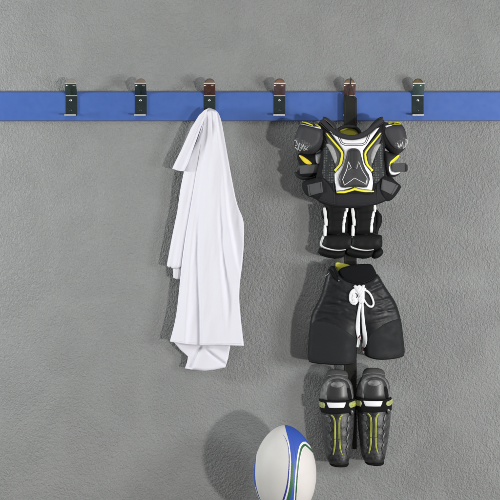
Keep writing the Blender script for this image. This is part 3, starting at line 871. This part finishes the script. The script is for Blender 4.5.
def wrinkle(x, y, d):
    x = np.asarray(x); y = np.asarray(y)
    up = np.clip((326-y)/18, 0, 1)
    a = 0.0060*(1-np.abs(fbm2(x+0.5*y, y-0.25*x, 0.034, 0.15, 2.0, 4))*1.6)
    c = 0.0045*(1-np.abs(fbm2(x-0.6*y, y+0.32*x, 0.032, 0.145, 8.0, 4))*1.6)
    e = 0.0022*fbm(x, y, 0.035, 4.0, 2)
    for (x0, y0), (x1, y1), am in CREASES:
        dx, dy = x1-x0, y1-y0; L2 = dx*dx+dy*dy
        t = np.clip(((x-x0)*dx+(y-y0)*dy)/L2, 0, 1)
        off = ((x-x0)*dy-(y-y0)*dx)/math.sqrt(L2)+0.9*np.sin(t*3.1)
        end = np.hypot(x-(x0+t*dx), y-(y0+t*dy))
        e = e+am*np.exp(-(np.hypot(off, np.maximum(0, end-np.abs(off)))/1.15)**2)*np.sin(np.clip(t, 0.06, 0.94)*math.pi)**0.5*np.where(end > 4, 0, 1)
    return (up*(np.where(x < 355, a, c)*0.7-0.002)+e)*np.clip(d/3, 0, 1)
short = Cc([(124, 80), (142, 64), (160, 88), (176, 116), (212, 136), (255, 146), (298, 134), (330, 104), (340, 106), (358, 138), (378, 170), (402, 204), (421, 234), (436, 280), (446, 330), (454, 396), (461, 460),
            (440, 469), (400, 476), (345, 478), (302, 470), (280, 458), (277, 432), (270, 404), (262, 386), (254, 388), (250, 420), (247, 496), (180, 500), (120, 498), (62, 494), (33, 486), (37, 420), (41, 350), (52, 278), (72, 240), (90, 206), (104, 160), (114, 116)])
b = MB(DS, hloc)
HSH = b.relief(short, 'nylon', hip, 0.014, 3.4, 0.02, 1.35, 1, wr=wrinkle, backabs=0.050)
b.build('shell', sh)
for k in (0, 1):
    b = MB(DS, hloc)
    if not k:
        lp = Cc([(48, 312), (90, 308), (132, 316), (176, 336), (212, 360), (240, 384), (246, 400), (244, 492), (180, 496), (120, 494), (64, 490), (38, 482), (40, 420), (44, 356)])
    else:
        lp = Cc([(286, 400), (296, 376), (330, 344), (366, 318), (410, 302), (436, 300), (443, 336), (450, 396), (457, 456), (438, 465), (400, 472), (345, 474), (304, 466), (284, 454), (283, 430)])
    HL = b.relief(lp, 'nylon_leg', HSH, 0.0028, 2.0, 0.004, 1.8, 1)
    hem = [(36, 478), (62, 486), (120, 490), (180, 492), (244, 488)] if not k else [(286, 450), (304, 461), (345, 469), (400, 467), (438, 460), (457, 451)]
    b.ribbon(Cc(hem), 0.4, 'line_dark', HL, 0.0008, 0.001)
    b.build('leg_panel', sh)
b = MB(0.075, hloc)
b.relief(Cc([(155, 70), (158, 52), (182, 56), (222, 66), (230, 82), (200, 96), (170, 100)]), 'lining', 0.060, 0.006, 4, 0.006, 1.6, 1)
b.build('waist_lining', sh)
b = MB(0.10, hloc)
HWB = b.relief(Cc([(166, 96), (178, 80), (206, 70), (250, 62), (290, 60), (312, 62), (324, 82), (336, 108), (318, 128), (290, 142), (255, 152), (216, 142), (182, 126)]), 'waist', lambda x, y: hip(x, y)+0.004, 0.010, 3, 0.02, 1.8, 1, backabs=0.07)
b.ribbon(Cc([(176, 120), (212, 138), (255, 147), (298, 136), (332, 112)]), 0.8, 'nylon', lambda x, y: HWB(x, y), 0.003)
b.build('waistband', sh)
b = MB(0.09, hloc)
for st in ([(128, 82), (136, 100), (150, 122), (166, 134)], [(146, 70), (154, 92), (164, 116)]):
    b.ribbon(Cc(st), 2.4, 'waist', HSH, 0.005, 0.004)
b.ribbon(Cc([(110, 114), (118, 108), (126, 100)]), 0.7, 'light_grey', lambda x, y: HSH(x, y)+0.002, 0.002, 0.003)
b.relief(Cc([(164, 130), (168, 129), (170, 134), (166, 136)]), 'light_grey', lambda x, y: HSH(x, y)+0.005, 0.002, 0.5, 0.002, 0.6, 0)
b.build('side_tab', sh)
# lace
b = MB(DS+0.01, hloc)
up = lambda d: (lambda x, y: HSH(x, y)+d)
b.ribbon(Cc([(262, 172), (240, 168), (222, 178), (215, 198), (216, 222), (226, 232), (240, 234)]), [2.0, 2.4, 2.2, 2.0, 2.4], 'lace', up(0.006), 0.0022, 0.003)
b.relief(Cc([(246, 168), (230, 172), (217, 184), (213, 204), (215, 226), (222, 236), (240, 238), (250, 226), (254, 200), (254, 178)]), 'lace', up(0.0045), 0.003, 2.0, 0.003, 0.9, 1)
b.ribbon(Cc([(228, 186), (223, 204), (225, 226)]), [0.4, 0.8, 0.5], 'light_grey', up(0.0072), 0.0006, 0.001)
b.ribbon(Cc([(238, 186), (246, 192), (247, 202), (241, 206)]), [0.8, 1.6, 0.8], 'line_dark', up(0.0075), 0.0006, 0.001)
b.ribbon(Cc([(262, 172), (282, 172), (300, 186), (312, 208), (319, 232), (312, 245), (300, 245), (288, 236), (276, 216), (268, 196)]), [2.0, 2.2, 2.0, 2.2, 1.8, 1.8], 'lace', up(0.006), 0.0022, 0.003)
b.relief(Cc([(230, 158), (238, 150), (246, 156), (256, 150), (264, 156), (274, 150), (279, 152), (278, 162), (286, 166), (278, 176), (278, 206), (276, 230), (260, 232), (252, 226), (250, 212), (256, 200), (248, 186), (240, 172)]), 'lace', up(0.007), 0.005, 2.2, 0.004, 0.9, 0,
         wr=lambda x, y, d: 0.0012*np.sin(x*2.2+y*1.3)*np.clip(d, 0, 1))
b.ribbon(Cc([(260, 226), (256, 250), (251, 290), (249, 330), (251, 360), (258, 386), (256, 404), (252, 424)]), [2.4, 2.6, 3.4, 4.2, 4.0, 3.4, 3.4, 2.6], 'lace', lambda x, y: np.maximum(HSH(x, y)+0.005, 0.076), 0.0022, 0.003)
b.ribbon(Cc([(268, 226), (270, 260), (272, 300), (276, 340), (282, 376), (282, 404), (276, 424)]), [2.4, 2.4, 2.8, 3.6, 4.2, 4.0, 2.6], 'lace', lambda x, y: np.maximum(HSH(x, y)+0.006, 0.075), 0.0022, 0.003)
lace = b.build('lace', sh)
b = MB(DS+0.01, hloc)
b.ribbon(Cc([(254, 384), (259, 376), (263, 370)]), [0.8, 1.3, 0.6], 'red', up(0.0092), 0.0015, 0.002)
b.build('red_mark', lace)
b = MB(DS+0.01, hloc)
b.ribbon(Cc([(277, 422), (278, 432), (278, 442)]), 1.7, 'red', lambda x, y: np.full(np.shape(x), 0.078), 0.003, 0.003)
b.ribbon(Cc([(278, 441), (279, 446), (279, 451)]), 1.9, 'lace', lambda x, y: np.full(np.shape(x), 0.078), 0.0035, 0.003)
b.build('lace_tip', lace)

# ------------------------------------------------------------------ shin guards
Sg = lambda pts: conv(pts, 310, 350, 4.168)
gloc = world_pt(338, 372, 0.07)
guard = thing('shin_guard', 'glossy black shin guard with lime stripes, on the side nearer the rugby ball', 'shin guard', gloc, 'shin guards hanging in a pair')
DG = 0.085
def shin(x, y):
    x = np.asarray(x, float); y = np.asarray(y, float)
    cx = 337.4+0.022*(y-380); w = 17.2-0.030*(y-385)
    return 0.052+0.052*np.clip(1-((x-cx)/w)**2, 0, 1)**0.55-0.010*np.clip((y-425)/45, 0, 1)
b = MB(DG-.02, gloc)
b.relief(Sg([(66, 124), (68, 102), (76, 84), (100, 78), (140, 82), (156, 96), (156, 118), (140, 130), (80, 130)]), 'foam', lambda x, y: shin(x, y)-0.018, 0.014, 5, 0.01, 1.5, 1)
b.ribbon(Sg([(70, 108), (90, 100), (120, 98), (154, 106)]), 0.7, 'cap_edge', lambda x, y: shin(x, y)-0.005, 0.003)
b.build('thigh_flap', guard)
b = MB(DG, gloc)
b.relief(Sg([(50, 200), (47, 176), (54, 146), (70, 118), (110, 102), (150, 112), (174, 140), (181, 176), (182, 210)]), 'foam', lambda x, y: shin(x, y)-0.01, 0.012, 5, 0.012, 1.6, 1, backabs=0.05)
HKn = b.relief(Sg([(52, 214), (52, 176), (60, 146), (78, 120), (112, 109), (146, 118), (166, 142), (174, 176), (178, 214)]), 'cap', shin, 0.014, 6, 0.008, 1.6, 1)
b.ribbon(Sg([(52, 208), (53, 176), (61, 147), (79, 121), (112, 110), (146, 119), (165, 142), (173, 176), (176, 206)]), [3.0, 2.6, 1.6, 1.8, 1.6, 2.2, 2.6], 'cap_edge', lambda x, y: HKn(x, y)-.001, 0.003)
kn = b.build('knee_cap', guard)
b = MB(DG, gloc)
b.relief(Sg([(54, 206), (54, 176), (62, 148), (76, 128), (84, 132), (74, 156), (70, 182), (74, 208)]), 'cap_edge', HKn, 0.0016, 1.2, 0.002, 1.2, 0)
b.relief(Sg([(84, 140), (100, 128), (126, 128), (142, 140), (136, 150), (112, 154), (90, 150)]), 'cap_edge', HKn, 0.0016, 1.5, 0.002, 1.4, 1)
b.relief(Sg([(150, 150), (164, 160), (172, 186), (174, 206), (158, 206), (152, 180)]), 'band', HKn, 0.0016, 1.5, 0.002, 1.4, 1)
b.build('cap_inlay', kn)
b = MB(DG, gloc)
HShin = b.relief(Sg([(50, 240), (54, 300), (58, 350), (66, 410), (72, 450), (80, 470), (100, 477), (140, 478), (158, 472), (164, 446), (172, 390), (180, 330), (184, 290), (184, 240)]), 'shell', shin, 0.012, 4.5, 0.01, 1.5, 1, backabs=0.05,
         wr=lambda x, y, d: 0.0012*fbm(x, y, 0.11, 1.0, 2)*np.clip(d/2, 0, 1))
shell = b.build('shin_shell', guard)
for sx in (-1, 1):   # moulded, faceted side panels
    b = MB(DG, gloc)
    fx = lambda p: Sg([(118+sx*(u-118)*-1, v) if sx > 0 else (u, v) for u, v in p])
    HF_ = b.relief(fx([(52, 268), (80, 270), (88, 292), (81, 306), (90, 330), (82, 346), (91, 370), (84, 388), (92, 412), (84, 440), (76, 446), (68, 424), (60, 372), (54, 312)]), 'facet', HShin, 0.0035, 1.2, 0.003, 1.1, 0)
    for yy in (296, 332, 368, 404):
        b.ribbon(fx([(60+(yy-296)*0.09, yy-14), (72+(yy-296)*0.05, yy), (84+(yy-296)*0.03, yy+6)]), [0.5, 0.9, 0.4], 'line_dark', HF_, 0.0008, 0.001, rnd=0)
    b.build('facet_panel', shell)
for pts in ([(88, 268), (97, 276), (102, 290), (103, 330), (103, 380), (101, 410), (96, 434)], [(133, 266), (125, 274), (120, 290), (120, 330), (121, 380), (124, 410), (132, 434)]):
    b = MB(DG, gloc)
    b.ribbon(Sg(pts), [1.2, 1.5, 1.6, 1.5, 1.3, 0.9], 'lime', HShin, 0.0012, 0.002, step=0.8)
    b.ribbon(Sg(pts), [0.3, 0.55, 0.55, 0.45, 0.3], 'line_dark', lambda x, y: HShin(x, y)+0.0010, 0.0006, 0.001, step=0.8)
    b.ribbon(Sg([(pts[4][0]-5, 368), (pts[4][0]+5, 366)]), 0.5, 'line_dark', lambda x, y: HShin(x, y)+0.0012, 0.0008, 0.001, step=0.8)
    b.build('lime_stripe', shell)
b = MB(DG-.01, gloc)
b.relief(Sg([(80, 464), (110, 472), (142, 473), (160, 466), (158, 484), (140, 488), (110, 487), (86, 482)]), 'band', lambda x, y: shin(x, y)-0.008, 0.012, 4, 0.012, 1.6, 1)
b.build('foot_edge', guard)
b = MB(DG+.01, gloc)
def strap_h(x, y): return shin(338+(np.asarray(x)-338)*0.93, y)+0.013
HSt = b.relief(Sg([(43, 206), (70, 210), (115, 212), (150, 210), (184, 204), (188, 220), (187, 244), (186, 258), (150, 262), (115, 264), (70, 264), (50, 260), (45, 236)]), 'band', strap_h, 0.004, 1.6, 0.006, 1.5, 0, backabs=0.06)
st = b.build('strap', guard)
b = MB(DG+.01, gloc)
b.relief(Sg([(71, 217), (146, 216), (143, 228), (138, 238), (80, 239), (75, 229)]), 'pad_white', HSt, 0.0016, 0.8, 0.003, 1.2, 0)
b.build('white_patch', st)
b = MB(DG+.01, gloc)
b.relief(Sg([(42, 216), (62, 219), (66, 228), (62, 242), (46, 240), (43, 228)]), 'lime_pale', HSt, 0.0014, 0.8, 0.003, 1.2, 0)
b.build('side_patch', st)
def outer_patch(long):
    b = MB(DG+.01, gloc)
    hh = lambda x, y: np.maximum(HSt(x, y), 0.084)
    if long:
        b.relief(Sg([(160, 218), (182, 212), (206, 216), (214, 222), (204, 234), (184, 236), (166, 240), (158, 230)]), 'lime_pale', hh, 0.0014, 0.8, 0.003, 1.2, 0)
        b.relief(Sg([(170, 226), (188, 219), (206, 223), (190, 230)]), 'lime', lambda x, y: hh(x, y)+.0014, 0.001, 0.6, 0.001, 1.0, 0)
    else:
        b.relief(Sg([(163, 220), (180, 214), (189, 210), (190, 228), (180, 236), (166, 238), (160, 230)]), 'lime_pale', hh, 0.0014, 0.8, 0.003, 1.2, 0)
    return b.build('side_patch', st)
outer_patch(True)
b = MB(DG, gloc)
b.relief(Sg([(164, 240), (180, 236), (184, 256), (176, 270), (164, 264)]), 'foam', lambda x, y: HShin(x, y)+.010, 0.004, 1.6, 0.02, 1.2, 1)
b.relief(Sg([(168, 246), (174, 243), (176, 256), (170, 258)]), 'light_grey', lambda x, y: HShin(x, y)+.014, 0.001, 0.6, 0.002, 0.8, 1)
b.build('buckle', st)

def copy_tree(o, parent=None):
    c = o.copy(); COL.objects.link(c)
    if parent: c.parent = parent
    for ch in list(o.children): copy_tree(ch, c)
    return c
g2 = copy_tree(guard)
tmp = outer_patch(False)          # the outer guard's tab is cut short: it takes this mesh in place of the copied one
long_me = [c for c in st.children if c.name.startswith('side_patch') and c is not tmp][-1].data
for c_ in [x for y in g2.children for x in y.children]:
    if c_.type == 'MESH' and c_.data is long_me: c_.data = tmp.data
bpy.data.objects.remove(tmp)
g2['label'] = 'glossy black shin guard with lime stripes, on the outer side away from the rugby ball'
kg = S*(1-DG/D)
guard.scale = (1.055, 1, 1); g2.scale = (1.055, 1, 1)
g2.location = (gloc[0]+37.0*kg, gloc[1]-0.003, gloc[2]+1.6*kg)
g2.rotation_euler = (0, math.radians(1.0), 0)

# ------------------------------------------------------------------ rugby ball
NA, NB = 960, 520
bloc = (  (BALL_C[0]-250)*kb, -BALL_D, ledge_z)
cz = BALL_RZ*kb
zz = np.linspace(-1, 1, NB)
zz = np.sin(zz*math.pi/2)*0.5+zz*0.5
rad = BALL_RX*(1-np.abs(zz)**2.0)**0.56
rad = rad*(1+0.0*zz)
ang = np.linspace(0, 2*math.pi, NA, endpoint=False)
# seams: four shallow grooves
verts = []
for z, r in zip(zz, rad):
    for a in ang:
        g = min(abs(((a-0.35) % (math.pi/2))-0), abs(((a-0.35) % (math.pi/2))-math.pi/2))
        rr = r*(1-0.012*math.exp(-(g/0.02)**2))
        verts.append((rr*kb*math.cos(a), rr*kb*math.sin(a), cz+z*BALL_RZ*kb))
faces = []; cx_ = []; cy_ = []
for j in range(NB-1):
    for i in range(NA):
        i2 = (i+1) % NA
        faces.append((j*NA+i, j*NA+i2, (j+1)*NA+i2, (j+1)*NA+i))
V = np.array(verts); F = np.array(faces)
cen = V[F].mean(1)
# the printed design, drawn on the front (camera side, -Y) and turned half round for the back
front = cen[:, 1] < 0
X = np.where(front, cen[:, 0], -cen[:, 0])/kb+BALL_C[0]
Y = BALL_C[1]+(-(cen[:, 2]-cz))/kb
Bq = lambda pts: np.array(conv(pts, 250, 420, 6.25))
cur = lambda pts: (lambda y: np.interp(y, chaikin(Bq(pts), 3, False)[:, 1], chaikin(Bq(pts), 3, False)[:, 0]))
e1 = cur([(216, 30), (226, 70), (240, 118), (248, 165), (251, 200), (259, 235), (265, 275), (267, 320), (263, 380), (254, 430), (243, 470), (232, 520), (222, 600)])   # blue wedge / left side
wl_ = cur([(214, 40), (224, 80), (236, 122), (244, 170), (248, 205), (249, 240), (244, 330), (236, 400), (216, 480), (196, 540), (170, 620)])            # outer edge of white line
bl_ = cur([(203, 76), (222, 100), (236, 138), (243, 200), (242, 260), (238, 340), (228, 410), (206, 485), (186, 540), (160, 620)])           # navy line outer right edge
bo_ = cur([(202, 76), (219, 101), (233, 140), (238, 200), (236, 260), (229, 340), (217, 405), (194, 485), (172, 540), (146, 620)])
r1 = cur([(268, 30), (300, 72), (345, 120)])                                                                                                # upper right of wedge
mats = ['ball_white', 'ball_blue', 'ball_navy', 'ball_green', 'ball_line', 'ball_pink']
mi = np.zeros(len(F), int)
# right panel loop: outer curves from the crown of the arch, going down its left flank
ro = cur([(345, 122), (322, 124), (304, 136), (292, 160), (284, 195), (279, 235), (274, 300), (270, 360), (267, 420), (265, 480), (264, 620)])
def loop_left(shift, top):   # left flank of the arch shifted inward
    pts = [(332, top), (318, top+6), (306, top+18), (297, top+46), (289, top+84), (283, top+130), (277, top+190), (272, top+260), (269, top+330), (266, top+390), (264, top+500)]
    return cur([(x+shift*min(1, 1.0), y) for x, y in pts])
def arch(x, y, dx, dy):
    """inside of the right panel's arch: right of its left flank and under its crown"""
    left = loop_left(dx, 124+dy)(y)
    crown = np.interp(x, [x0 for x0, _ in crown_pts], [y0 for _, y0 in crown_pts])+dy/6.25
    return (x > left) & (y > crown)
crown_pts = [(250+u/6.25, 420+v/6.25) for u, v in [(255, 240), (290, 170), (300, 148), (312, 134), (326, 125), (345, 128), (360, 142), (380, 164), (400, 190), (430, 250)]]
left_of = X < e1(Y)
mi[:] = 1
mi[left_of] = 3                               # green wedge between the white line and the blue
yt = 420+205/6.25
mi[left_of & (Y < yt-8)] = 0
mi[(X < wl_(Y)+0.55) & left_of] = 4
mi[(X < wl_(Y)+0.55) & left_of & (Y < yt-14)] = 0
mi[X < bl_(Y)] = 2
mi[X < bo_(Y)] = 0
mi[(Y < 420+76/6.25) & left_of] = 0
for dx, dy, m_ in ((0, 0, 4), (7, 11, 3), (15, 24, 4), (18, 28, 5)):
    mi[arch(X, Y, dx, dy)] = m_
# coloured lines that run down the left flank
lf = BALL_C[0]-BALL_RX*(1-np.clip(np.abs((Y-BALL_C[1])/BALL_RZ), 0, 1)**2)**0.56
inn = cur([(120, 84), (75, 130), (52, 190), (43, 250), (40, 310), (41, 360), (48, 410), (62, 460), (80, 500), (100, 540), (140, 600)])
dl = X-inn(Y)+0.7
side = (Y > 420+90/6.25) & (X < BALL_C[0]-12)
mi[side & (dl < 0.2)] = 4
mi[side & (dl < -0.5)] = 2
mi[side & (dl < -0.5) & (Y < 487)] = 1
mi[side & (dl < -1.5) & (Y > 486)] = 4
mi[side & (dl < -2.1) & (Y > 486)] = 3
me = bpy.data.meshes.new('rugby_ball')
me.from_pydata(verts, [], faces)
for n_ in mats: me.materials.append(M[n_])
me.polygons.foreach_set('material_index', mi.astype(np.int32))
me.polygons.foreach_set('use_smooth', np.ones(len(F), bool))
me.update()
ball = bpy.data.objects.new('rugby_ball', me); COL.objects.link(ball); ball.location = bloc
tag(ball, 'white rugby ball with blue and green bands standing upright at the bottom', 'ball')

# ------------------------------------------------------------------ light
w = bpy.data.worlds.new('World'); SC.world = w; w.use_nodes = True
nt = w.node_tree; bg = nt.nodes['Background']
tc = nt.nodes.new('ShaderNodeTexCoord'); sp = nt.nodes.new('ShaderNodeSeparateXYZ')
rp = nt.nodes.new('ShaderNodeValToRGB')
nt.links.new(tc.outputs['Generated'], sp.inputs[0])
mr = nt.nodes.new('ShaderNodeMapRange'); mr.inputs['From Min'].default_value = -1; mr.inputs['From Max'].default_value = 1
nt.links.new(sp.outputs['Z'], mr.inputs['Value']); nt.links.new(mr.outputs[0], rp.inputs['Fac'])
rp.color_ramp.elements[0].color = (0.42, 0.40, 0.37, 1); rp.color_ramp.elements[1].color = (1.0, 1.0, 1.02, 1)
rp.color_ramp.elements[0].position = 0.2; rp.color_ramp.elements[1].position = 0.8
nt.links.new(rp.outputs['Color'], bg.inputs['Color'])
bg.inputs['Strength'].default_value = 0.35

def area(name, loc, target, size, power, color, shape='DISK', size_y=None):
    l = bpy.data.lights.new(name, 'AREA'); l.shape = shape; l.size = size
    if size_y: l.size_y = size_y
    l.energy = power; l.color = color
    o = bpy.data.objects.new(name, l); COL.objects.link(o); o.location = loc
    o.rotation_euler = (Vector(target)-Vector(loc)).to_track_quat('-Z', 'Y').to_euler()
    return o
area('key_lamp', (6.8, -9.4, -1.75), (0.1, 0, -0.1), 0.55, 710, (1.0, 0.985, 0.96))
area('rake_lamp', (-2.5, -0.60, 0.42), (0.0, 0, 0.0), 0.3, 54, (0.95, 1.0, 1.0), 'RECTANGLE', 0.45)
area('side_fill', (2.3, -1.6, -0.15), (0.6, 0, -0.15), 0.6, 38, (0.96, 0.99, 1.0))  # added fill, lightens the right margin of the wall
area('top_fill', (0.6, -3.2, 2.6), (0.1, 0, -0.2), 1.6, 20, (1.0, 1.0, 1.0), 'RECTANGLE', 1.0)  # added soft fill from above, puts highlights on the glossy guards

# ------------------------------------------------------------------ camera
c = bpy.data.cameras.new('camera'); cam = bpy.data.objects.new('camera', c); COL.objects.link(cam)
cam.location = (0, -D, 0); cam.rotation_euler = (math.radians(90), 0, 0)
c.sensor_width = 36; c.lens = 36*D/(500*S); c.clip_end = 100
SC.camera = cam
SC.view_settings.view_transform = 'Standard'; SC.view_settings.look = 'None'
SC.view_settings.exposure = 0.0; SC.view_settings.gamma = 1.0
